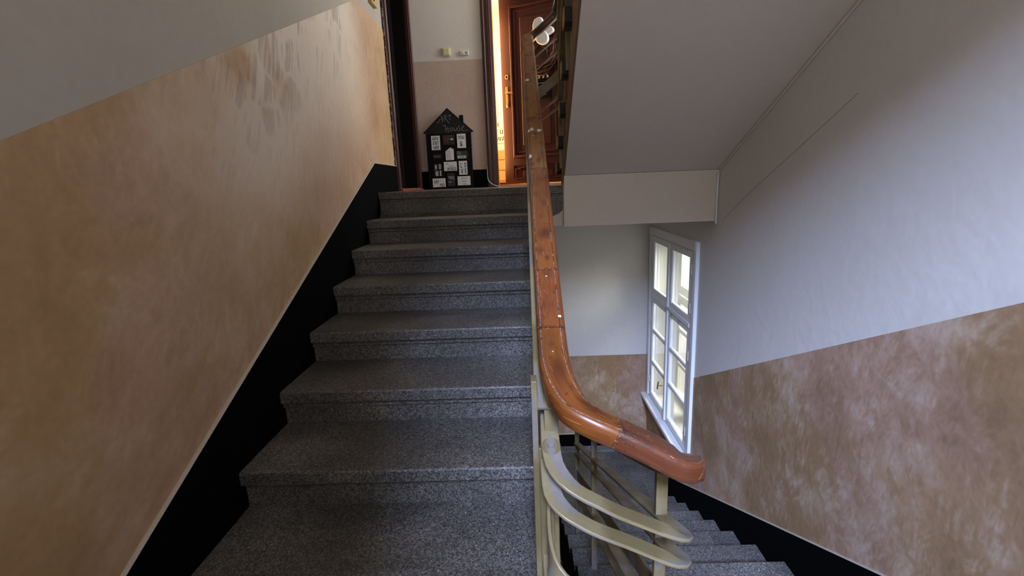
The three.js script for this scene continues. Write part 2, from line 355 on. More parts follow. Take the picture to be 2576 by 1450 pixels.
// ------------------------------------------------------------------ stairs
const goL = 0.3657, z1L = -3.805, y1L = -0.0596;
const upFlight = thing('stair_flight', 'worn dark terrazzo stair flight climbing to the landing with the house-shaped sign', 'staircase', [-0.55, ML, -0.95]);
function stepL(y, zn, zb, bead, h, x0 = XL + 0.001, x1 = 0.05) {
  const nose = [[zb, y], [zn - 0.009, y], [zn - 0.003, y - 0.002], [zn, y - 0.008], [zn, y - 0.052], [zn - 0.006, y - 0.058]];
  const mid = bead ? [[zn - 0.02, y - 0.06], [zn - 0.02, y - 0.067], [zn - 0.014, y - 0.069], [zn - 0.014, y - 0.079], [zn - 0.02, y - 0.082]] : [[zn - 0.02, y - 0.059]];
  return prismX([...nose, ...mid, [zn - 0.03, y - 0.084], [zn - 0.031, y - h], [zb, y - h]], x0, x1);
}
for (let k = 1; k <= 8; k++) {
  const y = y1L - 0.165 * k, zn = z1L + goL * k;
  part('step', stepL(y, zn, zn - goL - 0.06, k <= 5, k === 8 ? y - ML : 0.165), M.terrazzo, upFlight);
}
part('step', [stepL(UL, z1L, z1L - 0.2, true, y1L - 0.165 + 0.0315 + 0.165 ? UL - (y1L - 0.165) : 0.2),
  prismX([[z1L - 0.3, UL], [z1L - 0.009, UL], [z1L - 0.003, UL - 0.002], [z1L, UL - 0.008], [z1L, UL - 0.06], [z1L - 0.02, UL - 0.065], [z1L - 0.02, UL - 0.15], [z1L - 0.3, UL - 0.15]], 0.05, 0.345),
  prismZ([[0.05, -0.14], [0.334, -0.14], [0.334, -0.19], [0.326, -0.222], [0.303, -0.245], [0.25, -0.267], [0.05, -0.29]], -3.858, z1L - 0.022)], M.terrazzo, upFlight);
part('slab', prismX([[-1.02, ML - 0.16], [-1.3, ML - 0.16], [-3.84, -0.52], [-3.84, -0.35], [-3.4, -0.42], [-1.02, -1.575]], XL, 0.03), M.soffit, upFlight);

const goR = 0.3261, z0R = -2.423, y0R = -2.246, XF = 0.262;
const downFlight = thing('stair_flight', 'grey terrazzo stair flight going down to the window landing', 'staircase', [0.9, LL, -3.2]);
for (let k = -4; k <= 6; k++) {
  const y = k === -4 ? ML : y0R - 0.165 * k, zn = z0R - goR * k, zb = zn + goR + 0.06, h = (k === -4 ? y - (y0R - 0.165 * -3) : k === 6 ? y - LL : 0.165);
  part('step', prismX([[zb, y], [zn + 0.009, y], [zn + 0.003, y - 0.002], [zn, y - 0.008], [zn, y - 0.052], [zn + 0.006, y - 0.058], [zn + 0.02, y - 0.06], [zn + 0.03, y - 0.084], [zn + 0.031, y - h], [zb, y - h]], XF, XR - 0.012), M.terrazzo, downFlight);
}
{
  const pts = [];
  for (let k = -4; k <= 6; k++) { const y = (k === -4 ? ML : y0R - 0.165 * k) - 0.004, zn = z0R - goR * k + 0.004; if (k === -4) pts.push([-0.99, y]); pts.push([zn, y], [zn, y - 0.16]); }
  pts.push([-4.3, LL], [-3.9, LL], [-0.99, -1.95]);
  part('string', prismX(pts, XF - 0.012, XF), M.blackPaint, downFlight, 'black painted side of the flight');
  part('slab', prismX([[-0.99, -1.6], [-4.4, -3.34], [-4.4, LL], [-3.9, LL], [-0.99, -1.95]], XF, XR), M.soffit, downFlight);
}

const topFlight = thing('stair_flight', 'upper stair flight seen from below, smooth grey plaster underside and dark step ends', 'staircase', [0.9, UL, -3.7]);
const xlU = (z) => 0.345 - 0.036 * (z + 3.8);
function skew(g) { const p = g.attributes.position; for (let i = 0; i < p.count; i++) if (p.getX(i) < 0.9) p.setX(i, p.getX(i) - 0.036 * (p.getZ(i) + 3.8)); return g; }
const soffitY = (z) => 0.04 + 0.482 * (z + 3.715);
const rU = 0.178, stepU = (k) => [0.150 + rU * k, -4.07 + 0.33 * k];
for (let k = 0; k <= 8; k++) {
  const [y, zn] = stepU(k), lo = (z) => (z < -3.78 ? UL + 0.001 : soffitY(z) + 0.012);
  const body = prismX([[zn + 0.03, y - 0.06], [zn + 0.36, y - 0.06], [zn + 0.36, lo(zn + 0.36)], [zn + 0.03, lo(zn + 0.03)]], 0.345, XR);
  const tread = prismX([[zn, y - 0.012], [zn + 0.012, y], [zn + 0.36, y], [zn + 0.36, y - 0.06], [zn + 0.012, y - 0.06], [zn, y - 0.05]], 0.345, XR);
  const block = prismX([[zn, y - 0.014], [zn + 0.014, y], [zn + 0.11, y], [zn + 0.11, y - 0.07], [zn + 0.09, y - 0.09], [zn + 0.014, y - 0.09], [zn, y - 0.075]], 0.296, 0.346);
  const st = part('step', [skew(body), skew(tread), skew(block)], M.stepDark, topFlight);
  part('end_cap', skew(prismX([[zn + 0.002, y - 0.016], [zn + 0.016, y - 0.002], [zn + 0.108, y - 0.002], [zn + 0.108, y - 0.068], [zn + 0.088, y - 0.088], [zn + 0.016, y - 0.088], [zn + 0.002, y - 0.073]], 0.290, 0.2965)), M.tan, st, 'thin ochre cap on the step end');
}
part('soffit', skew(prismX([[-3.70, soffitY(-3.70)], [-0.85, soffitY(-0.85)], [-0.85, soffitY(-0.85) + 0.03], [-3.70, soffitY(-3.70) + 0.03]], 0.343, XR)), M.soffit, topFlight);
{
  const pts = [[-4.04, UL + 0.002], [-3.78, UL + 0.002], [-3.70, soffitY(-3.70)], [-0.9, soffitY(-0.9)], [-0.9, 1.60]];
  for (let k = 8; k >= 0; k--) { const [y, zn] = stepU(k); pts.push([zn + 0.345, y - 0.012], [zn + 0.02, y - 0.012]); if (k) pts.push([zn + 0.02, y - rU - 0.012]); }
  part('string', skew(prismX(pts, 0.333, 0.3445)), std({ color: rgb(112, 86, 58), roughness: 0.75 }), topFlight, 'brown painted side of the flight');
}

// ------------------------------------------------------------------ the railing
const circ = 0.2258;
const railProfile = (() => {
  const h = [[0.0, -0.051], [0.028, -0.051], [0.0345, -0.047], [0.0378, -0.038], [0.0388, -0.026], [0.0383, -0.0125], [0.0358, -0.0055], [0.0310, -0.0018], [0.0262, -0.0004], [0.0245, -0.0002], [0.011, 0.0006]];
  const out = h.map((p) => [...p]); out.push([0, 0.0011]);
  for (let i = h.length - 1; i > 0; i--) out.push([-h[i][0], h[i][1]]);
  return out;
})();
function railMaterial(len, tone, dark, s0, o = {}) {
  const W = 384, Hc = Math.min(2048, Math.round(len / 0.0011)), cv = document.createElement('canvas'); cv.width = W; cv.height = Hc;
  const c = cv.getContext('2d'); seed = s0;
  const Y = (v) => (1 - v / len) * Hc, X = (u) => u / circ * W;
  c.fillStyle = `rgb(${tone})`; c.fillRect(0, 0, W, Hc);
  for (let i = 0; i < 2600 * len; i++) {   // grain
    const d = rnd() < 0.55; c.strokeStyle = d ? `rgba(${dark},${0.05 + 0.16 * rnd()})` : `rgba(214,128,56,${0.03 + 0.12 * rnd()})`;
    c.lineWidth = 0.6 + 2.4 * rnd() * rnd(); const x = rnd() * W, y = rnd() * Hc, L = (20 + 200 * rnd());
    c.beginPath(); c.moveTo(x, y); c.bezierCurveTo(x + 3 * (rnd() - 0.5), y + L / 3, x + 5 * (rnd() - 0.5), y + 2 * L / 3, x + 4 * (rnd() - 0.5), y + L); c.stroke();
  }
  for (let i = 0; i < 110 * len; i++) {   // worn patches
    const x = rnd() * W, y = rnd() * Hc, r = 8 + 40 * rnd(); const g = c.createRadialGradient(x, y, 0, x, y, r);
    const q = rnd() < 0.6 ? dark : '92,40,16'; g.addColorStop(0, `rgba(${q},${0.2 + 0.35 * rnd()})`); g.addColorStop(1, `rgba(${q},0)`); c.fillStyle = g; c.fillRect(x - r, y - r, 2 * r, 2 * r);
  }
  for (let i = 0; i < 2.2 * (o.scratch ?? 110) * len; i++) {   // knife scratches and nicks
    const x = rnd() * W, y = rnd() * Hc, a = rnd() < 0.7 ? 1.57 + (rnd() - 0.5) * 0.9 : rnd() * 6.28, L = 6 + 60 * rnd() * rnd();
    c.strokeStyle = rnd() < 0.86 ? `rgba(38,16,8,${0.3 + 0.45 * rnd()})` : `rgba(230,205,180,${0.25 + 0.4 * rnd()})`; c.lineWidth = 0.9 + 1.5 * rnd();
    c.beginPath(); c.moveTo(x, y); c.lineTo(x + L * Math.cos(a), y + L * Math.sin(a)); c.stroke();
  }
  for (let i = 0; i < 70 * len; i++) { c.fillStyle = rnd() < 0.85 ? 'rgba(30,12,8,0.7)' : 'rgba(240,225,205,0.8)'; const r = 0.7 + 1.4 * rnd(); c.beginPath(); c.ellipse(rnd() * W, rnd() * Hc, r, r * 1.2, 0, 0, 7); c.fill(); }
  if (!o.noGroove) for (const du of [-0.0262, 0.0262]) {   // open glue joints filled with grime and old paint
    const x = X(circ / 2 + du);
    for (let y = 0; y < Hc; y += 4) {
      const j = (rnd() - 0.5) * 1.2, f = fbm(y * 0.02, du * 900, s0, 3);
      c.strokeStyle = `rgba(34,18,12,${0.55 + 0.35 * rnd()})`; c.lineWidth = 2.6 + 1.4 * rnd(); c.beginPath(); c.moveTo(x + j, y); c.lineTo(x + j, y + 5); c.stroke();
      if (f < (o.pale ?? 0.45) + 0.12) { c.strokeStyle = `rgba(206,198,200,${0.6 + 0.35 * rnd()})`; c.lineWidth = 1.0 + 1.2 * rnd(); c.beginPath(); c.moveTo(x + j, y); c.lineTo(x + j, y + 5); c.stroke(); }
    }
  }
  for (const y of [Y(0) - 2, Y(len) + 2]) {   // joint at each end
    for (let x = 0; x < W; x += 6) { c.strokeStyle = rnd() < 0.7 ? 'rgba(44,26,20,0.75)' : 'rgba(170,150,136,0.6)'; c.lineWidth = 1 + 1.6 * rnd(); c.beginPath(); c.moveTo(x, y + rnd() * 2); c.lineTo(x + 7, y + rnd() * 2); c.stroke(); }
  }
  for (const [v, u, rv, ru] of o.chips ?? []) {
    c.fillStyle = 'rgb(226,220,210)'; c.beginPath();
    for (let k = 0; k < 11; k++) { const a = k / 11 * 6.283, f = 0.6 + 0.6 * rnd(); const px = X(circ / 2 + u) + X(ru) * f * Math.cos(a), py = Y(v) + rv / len * Hc * f * Math.sin(a); k ? c.lineTo(px, py) : c.moveTo(px, py); }
    c.fill();
  }
  for (const [v, w, al] of o.grime ?? []) {   // greyed, worn-through band across the top
    for (let i = 0; i < 260; i++) { c.strokeStyle = `rgba(${rnd() < 0.6 ? '176,160,146' : '70,46,34'},${al * rnd()})`; c.lineWidth = 0.8 + 1.6 * rnd(); const x = X(circ / 2 + (rnd() - 0.5) * 0.085), y = Y(v + (rnd() - 0.5) * w); c.beginPath(); c.moveTo(x, y); c.lineTo(x + 4 * (rnd() - 0.5), y + 16 * (rnd() - 0.5)); c.stroke(); }
  }
  const t = new THREE.CanvasTexture(cv); t.colorSpace = THREE.SRGBColorSpace; t.repeat.set(1 / circ, 1 / len); t.wrapS = t.wrapT = THREE.ClampToEdgeWrapping;
  return phy({ map: t, roughness: o.rough ?? 0.42, clearcoat: o.coat ?? 0.55, clearcoatRoughness: 0.28 });
}
const metalMap = dataTexture(768, 768, 1.2, 1.2, (u, v) => {
  const n = fbm(u * 7, v * 7, 611, 4), d = fbm(u * 26, v * 5, 621, 4), f = fbm(u * 90, v * 90, 631, 2) - 0.5;
  let c = mix3([136, 121, 86], [112, 97, 64], sst(0.35, 0.65, n)); c = mix3(c, [126, 119, 115], 0.85 * sst(0.52, 0.68, d)); return clamp8(c.map((x) => x * (1 + 0.08 * f)));
});
M.metal = std({ map: metalMap, roughness: 0.42, metalness: 0.15 });
M.metalDark = M.metal;
const railing = thing('stair_railing', 'wooden handrail on gold-painted iron bands and posts, winding round the stairwell', 'railing', [0.06, ML, -1.08]);
const rL = (z) => [0.060 - 0.0085 * z, -1.06 - 0.558 * z, z];
const lineL = (za, zb, n) => Array.from({ length: n + 1 }, (_, i) => rL(za + (zb - za) * i / n));
const sectionLen = (p) => { let L = 0; for (let i = 1; i < p.length; i++) L += Math.hypot(p[i][0] - p[i - 1][0], p[i][1] - p[i - 1][1], p[i][2] - p[i - 1][2]); return L; };
function section(pts, tone, dark, s, o, label) {
  const len = sectionLen(pts);
  const m = part('handrail_section', sweep(railProfile, pts), railMaterial(len, tone, dark, s, o), railing);
  if (label) m.userData.label = label;
  return m;
}
const kL = 1.145;   // metres of rail per metre of z
const atZ = (z, z0) => (z - z0) * kL;
section(lineL(-3.74, -2.005, 20), '146,100,54', '50,32,16', 11, { scratch: 25, pale: 0.2, rough: 0.8, coat: 0.0, chips: [[atZ(-2.33, -3.74), 0.02, 0.018, 0.012], [atZ(-2.34, -3.74), -0.012, 0.02, 0.009], [atZ(-2.33, -3.74), -0.028, 0.02, 0.008], [atZ(-2.28, -3.74), -0.01, 0.006, 0.004], [atZ(-2.1, -3.74), -0.03, 0.02, 0.008], [atZ(-2.95, -3.74), -0.02, 0.03, 0.012]] }, 'dull brown upper length');
section(lineL(-2.0, -1.433, 8), '124,68,26', '46,18,6', 12, { rough: 0.5, coat: 0.3, scratch: 120, pale: 0.35 });
section(lineL(-1.43, -1.221, 4), '120,61,23', '42,16,6', 13, { rough: 0.5, coat: 0.35, scratch: 220, pale: 0.55, chips: [[0.03, 0.0, 0.003, 0.003], [0.2, 0.028, 0.005, 0.006]] });
const turnPts = [[0.0704, -0.3787, -1.221], [0.0697, -0.408, -1.14], [0.0715, -0.425, -1.085], [0.083, -0.452, -1.028], [0.110, -0.480, -0.983], [0.152, -0.499, -0.962], [0.208, -0.525, -0.954]];
const endPts = [[0.208, -0.525, -0.954], [0.265, -0.553, -0.949], [0.314, -0.581, -0.944], [0.341, -0.599, -0.947], [0.3550, -0.613, -0.966], [0.3565, -0.630, -1.0], [0.3565, -0.664, -1.06], [0.356, -0.74, -1.2]];
const whole = curve([rL(-1.4), rL(-1.3), ...turnPts, ...endPts.slice(1), [0.357, -0.84, -1.4]], 150);
const iTurn = whole.findIndex((p) => p[2] > -1.2185), iJoint = whole.findIndex((p) => p[0] > 0.2 && p[2] > -0.99), iEnd = whole.findLastIndex((p) => p[2] > -1.19);
section(whole.slice(iTurn, iJoint + 1), '116,62,20', '48,16,6', 14, { scratch: 150, pale: 0.6, rough: 0.4, coat: 0.55, chips: [[0.1, 0.0, 0.003, 0.002]] });
section(whole.slice(iJoint, iEnd + 1), '88,42,16', '32,12,6', 15, { scratch: 130, noGroove: true, rough: 0.5, coat: 0.45, grime: [[0.02, 0.05, 0.55], [0.10, 0.14, 0.3], [0.19, 0.10, 0.4]] }, 'worn darker end piece');
const lowRail = (z) => [0.356, -0.735 + 0.487 * (z + 1.19), z];
section([lowRail(-1.19), lowRail(-1.8), lowRail(-2.5), lowRail(-3.3)], '120,60,26', '48,20,10', 16, { scratch: 60 });
// the turn at the upper landing and on up the next flight
const topTurn = curve([rL(-3.74), [0.090, 1.062, -3.80], [0.100, 1.085, -3.845], [0.150, 1.122, -3.87], [0.235, 1.185, -3.875], [0.300, 1.243, -3.86], [0.325, 1.285, -3.80], [0.325, 1.335, -3.70], [0.318, 1.49, -3.4]], 90).reverse();
const cut = (a, b) => topTurn.slice(Math.round(a * 90), Math.round(b * 90) + 1);
section(cut(0.83, 1), '134,98,58', '60,40,22', 17, { scratch: 30, noGroove: true, rough: 0.8, coat: 0 });
section(cut(0.62, 0.83), '84,56,48', '40,22,18', 18, { scratch: 60, noGroove: true, coat: 0.8, rough: 0.3 }, 'dark varnished turn');
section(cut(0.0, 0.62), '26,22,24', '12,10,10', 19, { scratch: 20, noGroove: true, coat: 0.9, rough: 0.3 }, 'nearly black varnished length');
section([[0.285, 2.06, -2.25], [0.30, 1.8, -2.78], [0.318, 1.49, -3.4]], '150,100,50', '60,30,14', 20, { scratch: 40 });

// iron bands: pairs of flat ribbons with one deep band between them
const ribbon = roundRect(0.046, 0.010, 0.003, 2), deep = roundRect(0.010, 0.068, 0.003, 2).map(([a, b]) => [a, b - 0.034]);
const near = [0.166, 0.242, 0.357, 0.53, 0.60], far = [0.205, 0.295, 0.435, 0.625, 0.685];
const bandY = (i, z) => -1.06 - 0.558 * z - (near[i] + (far[i] - near[i]) * (-1.05 - z) / 2.8);
const bandX = (z) => 0.0455 - 0.0085 * z;
const loop1 = [[0.054, -0.643, -1.045], [0.062, -0.664, -1.01], [0.085, -0.682, -0.98], [0.114, -0.703, -0.97], [0.150, -0.722, -0.965], [0.204, -0.750, -0.960], [0.259, -0.774, -0.957], [0.320, -0.802, -0.956], [0.350, -0.822, -0.966], [0.361, -0.842, -0.995], [0.361, -0.872, -1.06]];
const loop2 = [[0.050, -0.712, -1.06], [0.056, -0.742, -1.01], [0.082, -0.760, -0.98], [0.118, -0.782, -0.97], [0.150, -0.798, -0.965], [0.230, -0.832, -0.960], [0.293, -0.861, -0.956], [0.322, -0.876, -0.956], [0.350, -0.892, -0.966], [0.360, -0.910, -0.995], [0.360, -0.944, -1.06]];
const loopWide = [[0.044, -0.820, -1.06], [0.043, -0.836, -1.01], [0.046, -0.848, -0.975], [0.055, -0.862, -0.945], [0.078, -0.885, -0.925], [0.13, -0.92, -0.92], [0.22, -0.97, -0.93], [0.300, -1.01, -0.94], [0.345, -1.035, -0.955], [0.360, -1.06, -1.0], [0.360, -1.09, -1.06]];
const drop = (l, d) => l.map(([x, y, z], i) => [x, y - d * (i < 2 ? 1 : 1), z]);
const loops = [loop1, loop2, loopWide, drop(loop2, 0.285), drop(loop2, 0.352)];
const crossTop = [[0.905, 0.15], [0.805, 0.15], [0.668, 0.155], [0.470, 0.15], [0.415, 0.14]];
loops.forEach((loop, i) => {
  const start = []; for (let k = 0; k <= 6; k++) { const z = -3.74 + (2.56 * k) / 6; start.push([bandX(z), bandY(i, z), z]); }
  const yL = bandY(i, -3.80), rise = [0.215, 0.205, 0.21, 0.21, 0.195][i];
  const up = [[0.30, yL + rise + 0.28, -3.2], [0.318, yL + rise + 0.10, -3.62], [0.326, yL + rise + 0.02, -3.80], [0.312, yL + rise - 0.015, -3.845], [0.270, yL + rise * 0.78, -3.865], [0.180, yL + rise * 0.45, -3.865], [0.110, yL + rise * 0.16, -3.85], [0.082, yL + 0.005, -3.81]];
  const tail = []; const [ex, ey, ez] = loop[loop.length - 1];
  for (let k = 1; k <= 5; k++) tail.push([ex, ey - 0.485 * 0.44 * k, ez - 0.44 * k]);
  const prof = i === 2 ? deep : ribbon;
  part('band', sweep(prof, curve([[0.27, yL + rise + 0.9, -2.0], ...up, ...start], 120)), M.metal, railing);
  part('band', sweep(prof, curve([start[6], ...loop, ...tail], 150)), M.metal, railing);
});
part('band', sweep(roundRect(0.052, 0.008, 0.003, 2), Array.from({ length: 16 }, (_, i) => { const z = -3.72 + 2.64 * i / 15; return [0.0285 - 0.0128 * z, -1.06 - 0.558 * z - 0.088, z]; })), M.metal, railing);
// lapped, riveted end of the upper loop
{
  const y = -0.630, z = -1.055, plate = metres(new THREE.CylinderGeometry(0.0232, 0.0232, 0.006, 28)); plate.rotateX(0.47); plate.translate(0.0535, y - 0.004, z);
  part('lap_plate', plate, M.metal, railing);
  const rv = metres(new THREE.CylinderGeometry(0.0075, 0.009, 0.004, 18)); rv.rotateX(0.47); rv.translate(0.0535, y + 0.001, z + 0.002); part('rivet', rv, M.metal, railing);
}
// posts: flat bars from step to handrail
part('post', box(0.040, 0.076, -0.66, -0.46, -1.105, -1.090, 0.002), M.metal, railing);
part('post', box(0.024, 0.060, -1.40, -0.66, -1.105, -1.090, 0.002), M.metal, railing);
part('side_plate', box(0.009, 0.024, -1.42, -0.47, -1.115, -1.072, 0.002), M.metal, railing);
for (const z of [-2.0, -2.9, -3.72]) { const x = bandX(z), yTop = rL(z)[1] - 0.05, k = Math.round((z - z1L) / goL); part('post', box(x - 0.018, x + 0.018, y1L - 0.165 * Math.max(1, k) - 0.1, yTop, z - 0.007, z + 0.007, 0.002), M.metal, railing); }
for (const z of [-1.165, -2.395, -3.235]) {
  const yTop = lowRail(z)[1] - 0.05, k = Math.floor((z0R - z) / goR + 0.999), yb = z > -1.2 ? -1.76 : y0R - 0.165 * k;
  part('post', box(0.344, 0.376, yb - 0.02, yTop, z - 0.010, z + 0.010, 0.002), M.metal, railing);
}
part('post', box(0.310, 0.342, 0.1, 1.2, -3.80, -3.786, 0.002), M.metal, railing);
part('post', box(0.284, 0.314, 0.62, 1.62, -2.93, -2.916, 0.002), M.metal, railing);

// ------------------------------------------------------------------ window in the right wall: inner and outer casements
const win = new THREE.Group(); win.name = 'window_1'; win.userData.kind = 'structure'; scene.add(win); win._o = [0, -H, 0];
function sash(z0, z1, y0, y1, bars, x0, x1, w, mat, name) {
  const ys = [y0 + w, ...bars, y1 - w], holes = [], bw = 0.013;
  for (let i = 0; i < ys.length - 1; i++) holes.push(rect(z0 + w, z1 - w, ys[i] + (i ? bw : 0), ys[i + 1] - (i < ys.length - 2 ? bw : 0)));
  const s = part(name, prismX(rect(z0, z1, y0, y1), x0, x1, holes, 0.003), mat, win);
  for (const h of holes) {
    const zs = [h[0][0], h[1][0]], yy = [h[0][1], h[2][1]];
    part('glazing_bead', prismX(rect(zs[0], zs[1], yy[0], yy[1]), x0 + 0.008, x0 + 0.018, [rect(zs[0] + 0.009, zs[1] - 0.009, yy[0] + 0.009, yy[1] - 0.009)]), mat, s);
    part('pane', box(x0 + 0.019, x0 + 0.023, yy[0], yy[1], zs[0], zs[1]), M.glass, s);
  }
  return s;
}
part('window_frame', prismX(rect(-5.43, -4.09, -2.60, -0.59), XR + 0.004, XR + 0.075, [rect(-5.385, -4.785, -1.295, -0.64), rect(-4.745, -4.135, -1.295, -0.64), rect(-5.385, -4.785, -2.57, -1.335), rect(-4.745, -4.135, -2.57, -1.335)], 0.002), M.whitePaint, win);
part('casing', [box(XR - 0.028, XR + 0.006, -2.585, -0.545, -4.085, -4.015, 0.006), box(XR - 0.028, XR + 0.006, -2.585, -0.545, -5.495, -5.43, 0.006), box(XR - 0.032, XR + 0.006, -0.625, -0.54, -5.50, -4.03, 0.006)], M.whitePaint, win);
for (const [z0, z1] of [[-5.392, -4.782], [-4.748, -4.128]]) {
  const a = sash(z0, z1, -1.30, -0.635, [], XR - 0.016, XR + 0.03, 0.060, M.whitePaint, 'sash');
  const b = sash(z0, z1, -2.575, -1.33, [-2.125, -1.735], XR - 0.016, XR + 0.03, 0.058, M.whitePaint, 'sash');
  const zh = z0 < -5 ? z0 - 0.004 : z1 + 0.004;
  for (const y of [-0.80, -1.15]) part('hinge', new THREE.CylinderGeometry(0.008, 0.008, 0.09, 10).translate(XR - 0.018, y, zh), M.whitePaint, a);
  for (const y of [-1.6, -2.36]) part('hinge', new THREE.CylinderGeometry(0.008, 0.008, 0.09, 10).translate(XR - 0.018, y, zh), M.whitePaint, b);
}
part('astragal', [box(XR - 0.034, XR - 0.012, -1.30, -0.635, -4.785, -4.745, 0.005), box(XR - 0.034, XR - 0.012, -2.575, -1.34, -4.785, -4.745, 0.005)], M.whitePaint, win);
part('transom', box(XR - 0.026, XR + 0.01, -1.335, -1.295, -5.39, -4.13, 0.005), M.whitePaint, win);
part('catch', box(XR - 0.045, XR - 0.02, -1.345, -1.315, -4.79, -4.765, 0.004), M.steel, win);
for (const y of [-1.355, -1.36]) part('latch', box(XR - 0.03, XR - 0.012, y - 0.02, y + 0.015, y > -1.357 ? -4.66 : -4.42, y > -1.357 ? -4.64 : -4.40, 0.004), M.steel, win);
{
  const hnd = part('handle', [new THREE.CylinderGeometry(0.007, 0.007, 0.05, 12).rotateZ(Math.PI / 2).translate(XR - 0.058, -2.2, -4.815), tube([[XR - 0.082, -2.245, -4.835], [XR - 0.086, -2.2, -4.815], [XR - 0.082, -2.15, -4.80]], 0.008, 12, 8)], M.brass, win, 'small brass turn handle');
}
part('sill', box(XR - 0.085, XR + 0.05, -2.645, -2.60, -5.60 + 0.06, -4.02, 0.008), M.whitePaint, win);
for (const [z0, z1] of [[-5.40, -4.78], [-4.75, -4.12]]) { sash(z0, z1, -1.30, -0.62, [], XR + 0.28, XR + 0.32, 0.085, M.outerWhite, 'outer_sash'); sash(z0, z1, -2.58, -1.32, [-2.14, -1.73], XR + 0.28, XR + 0.32, 0.085, M.outerWhite, 'outer_sash'); }
part('outer_frame', prismX(rect(-5.43, -4.09, -2.60, -0.59), XR + 0.325, XR + 0.36, [rect(-5.38, -4.79, -2.56, -0.64), rect(-4.74, -4.14, -2.56, -0.64)]), M.outerWhite, win);
part('reveal', [box(XR + 0.02, XR + 0.44, -2.615, -2.588, WZ0, WZ1), box(XR + 0.07, XR + 0.28, WY0, WY1, -5.425, -5.415), box(XR + 0.07, XR + 0.28, WY0, WY1, -4.105, -4.095)], M.outerWhite, win);

// ------------------------------------------------------------------ doors
M.casing = phy({ color: rgb(64, 17, 12), roughness: 0.4, clearcoat: 0.5, clearcoatRoughness: 0.3 });
M.leaf = phy({ color: rgb(74, 16, 3), roughness: 0.45, clearcoat: 0.1, clearcoatRoughness: 0.25 });
const flakeMap = dataTexture(128, 1024, 0.03, 2.2, (u, v) => { const n = fbm(u * 220, v * 26, 711, 4); const t = sst(0.5, 0.56, n - 0.08 + 0.12 * (fbm(3, v * 1.3, 5, 2) - 0.5)); return mix3([40, 18, 16], [176, 170, 164], t); });
M.flake = std({ map: flakeMap, roughness: 0.85 });
function casingProfileX(z0, z1, y0, y1) { // flat board with a raised outer bead, on the left wall
  const mid = (z0 + z1) / 2, w = z1 - z0;
  return [box(XL - 0.03, XL + 0.014, y0, y1, z0, z1, 0.003), box(XL, XL + 0.03, y0, y1, z1 - w * 0.42, z1 - w * 0.12, 0.008), box(XL, XL + 0.022, y0, y1, z0 + w * 0.08, z0 + w * 0.3, 0.005)];
}
const door1 = new THREE.Group(); door1.name = 'door_1'; door1.userData.kind = 'structure'; scene.add(door1); door1._o = [0, -H, 0];
part('casing', casingProfileX(-4.565, -4.462, UL, 2.15), M.casing, door1);
part('casing', casingProfileX(-5.548, -5.45, UL, 2.15), M.casing, door1);
part('casing', box(XL - 0.03, XL + 0.02, 2.07, 2.17, -5.548, -4.462, 0.004), M.casing, door1);
part('flaking_edge', box(XL - 0.02, XL + 0.010, 0.2, 2.15, -4.462, -4.447), M.flake, door1, 'paint flaking off the outer edge');
part('jamb', [box(XL - 0.30, XL - 0.02, UL, 2.08, -4.575, -4.555), box(XL - 0.30, XL - 0.02, UL, 2.08, -5.465, -5.445), box(XL - 0.30, XL - 0.02, 2.065, 2.085, -5.46, -4.56)], M.doorDark, door1);
{
  const leaf = part('leaf', box(XL - 0.20, XL - 0.155, UL + 0.01, 2.065, -5.445, -4.575, 0.003), M.doorDark, door1, 'very dark brown door leaf');
  for (const [y0, y1] of [[0.15, 0.78], [0.95, 1.95]]) part('panel', prismX(rect(-5.32, -4.70, y0, y1), XL - 0.157, XL - 0.143, [rect(-5.27, -4.75, y0 + 0.05, y1 - 0.05)], 0.004), M.doorDark, leaf);
  part('keyhole_plate', box(XL - 0.156, XL - 0.148, 0.93, 1.08, -4.66, -4.63, 0.003), M.black, leaf);
}
part('threshold', [box(XL - 0.16, XL + 0.05, UL, UL + 0.012, -5.44, -4.47, 0.004), box(XL - 0.14, XL + 0.02, UL + 0.012, UL + 0.024, -5.44, -4.57, 0.004)], std({ color: rgb(138, 74, 52), roughness: 0.6 }), door1);

const door2 = new THREE.Group(); door2.name = 'door_2'; door2.userData.kind = 'structure'; scene.add(door2); door2._o = [0, -H, 0];
function casingZ(x0, x1, y0, y1, s) {
  const w = x1 - x0, bead = s > 0 ? [x1 - w * 0.45, x1 - w * 0.1] : [x0 + w * 0.1, x0 + w * 0.45], bead2 = s > 0 ? [x0 + w * 0.1, x0 + w * 0.34] : [x1 - w * 0.34, x1 - w * 0.1];
  return [box(x0, x1, y0, y1, ZB - 0.02, ZB + 0.018, 0.004), box(...bead2, y0, y1, ZB, ZB + 0.036, 0.01), box(...bead, y0, y1, ZB, ZB + 0.026, 0.006)];
}
part('casing', casingZ(-0.362, -0.252, UL, 2.17, 1), M.casing, door2);
part('casing', casingZ(0.612, 0.722, UL, 2.17, -1), M.casing, door2);
part('casing', box(-0.362, 0.722, 2.09, 2.19, ZB - 0.02, ZB + 0.022, 0.004), M.casing, door2);
part('jamb', [box(DX0 - 0.01, DX0 + 0.012, UL, DTOP, ZB - 0.25, ZB - 0.015), box(DX1 - 0.012, DX1 + 0.01, UL, DTOP, ZB - 0.25, ZB - 0.015), box(DX0, DX1, DTOP - 0.012, DTOP + 0.01, ZB - 0.25, ZB - 0.015)], M.casing, door2);
part('threshold', [box(DX0, DX1, UL - 0.02, UL + 0.010, ZB - 0.25, ZB + 0.03, 0.004), box(DX0 + 0.02, DX1 - 0.02, UL + 0.008, UL + 0.024, ZB - 0.10, ZB - 0.03, 0.004)], std({ color: rgb(190, 128, 84), roughness: 0.5 }), door2, 'worn pale wooden threshold');
const AJAR = -0.40, HX = 0.602, HZ = ZB - 0.055;
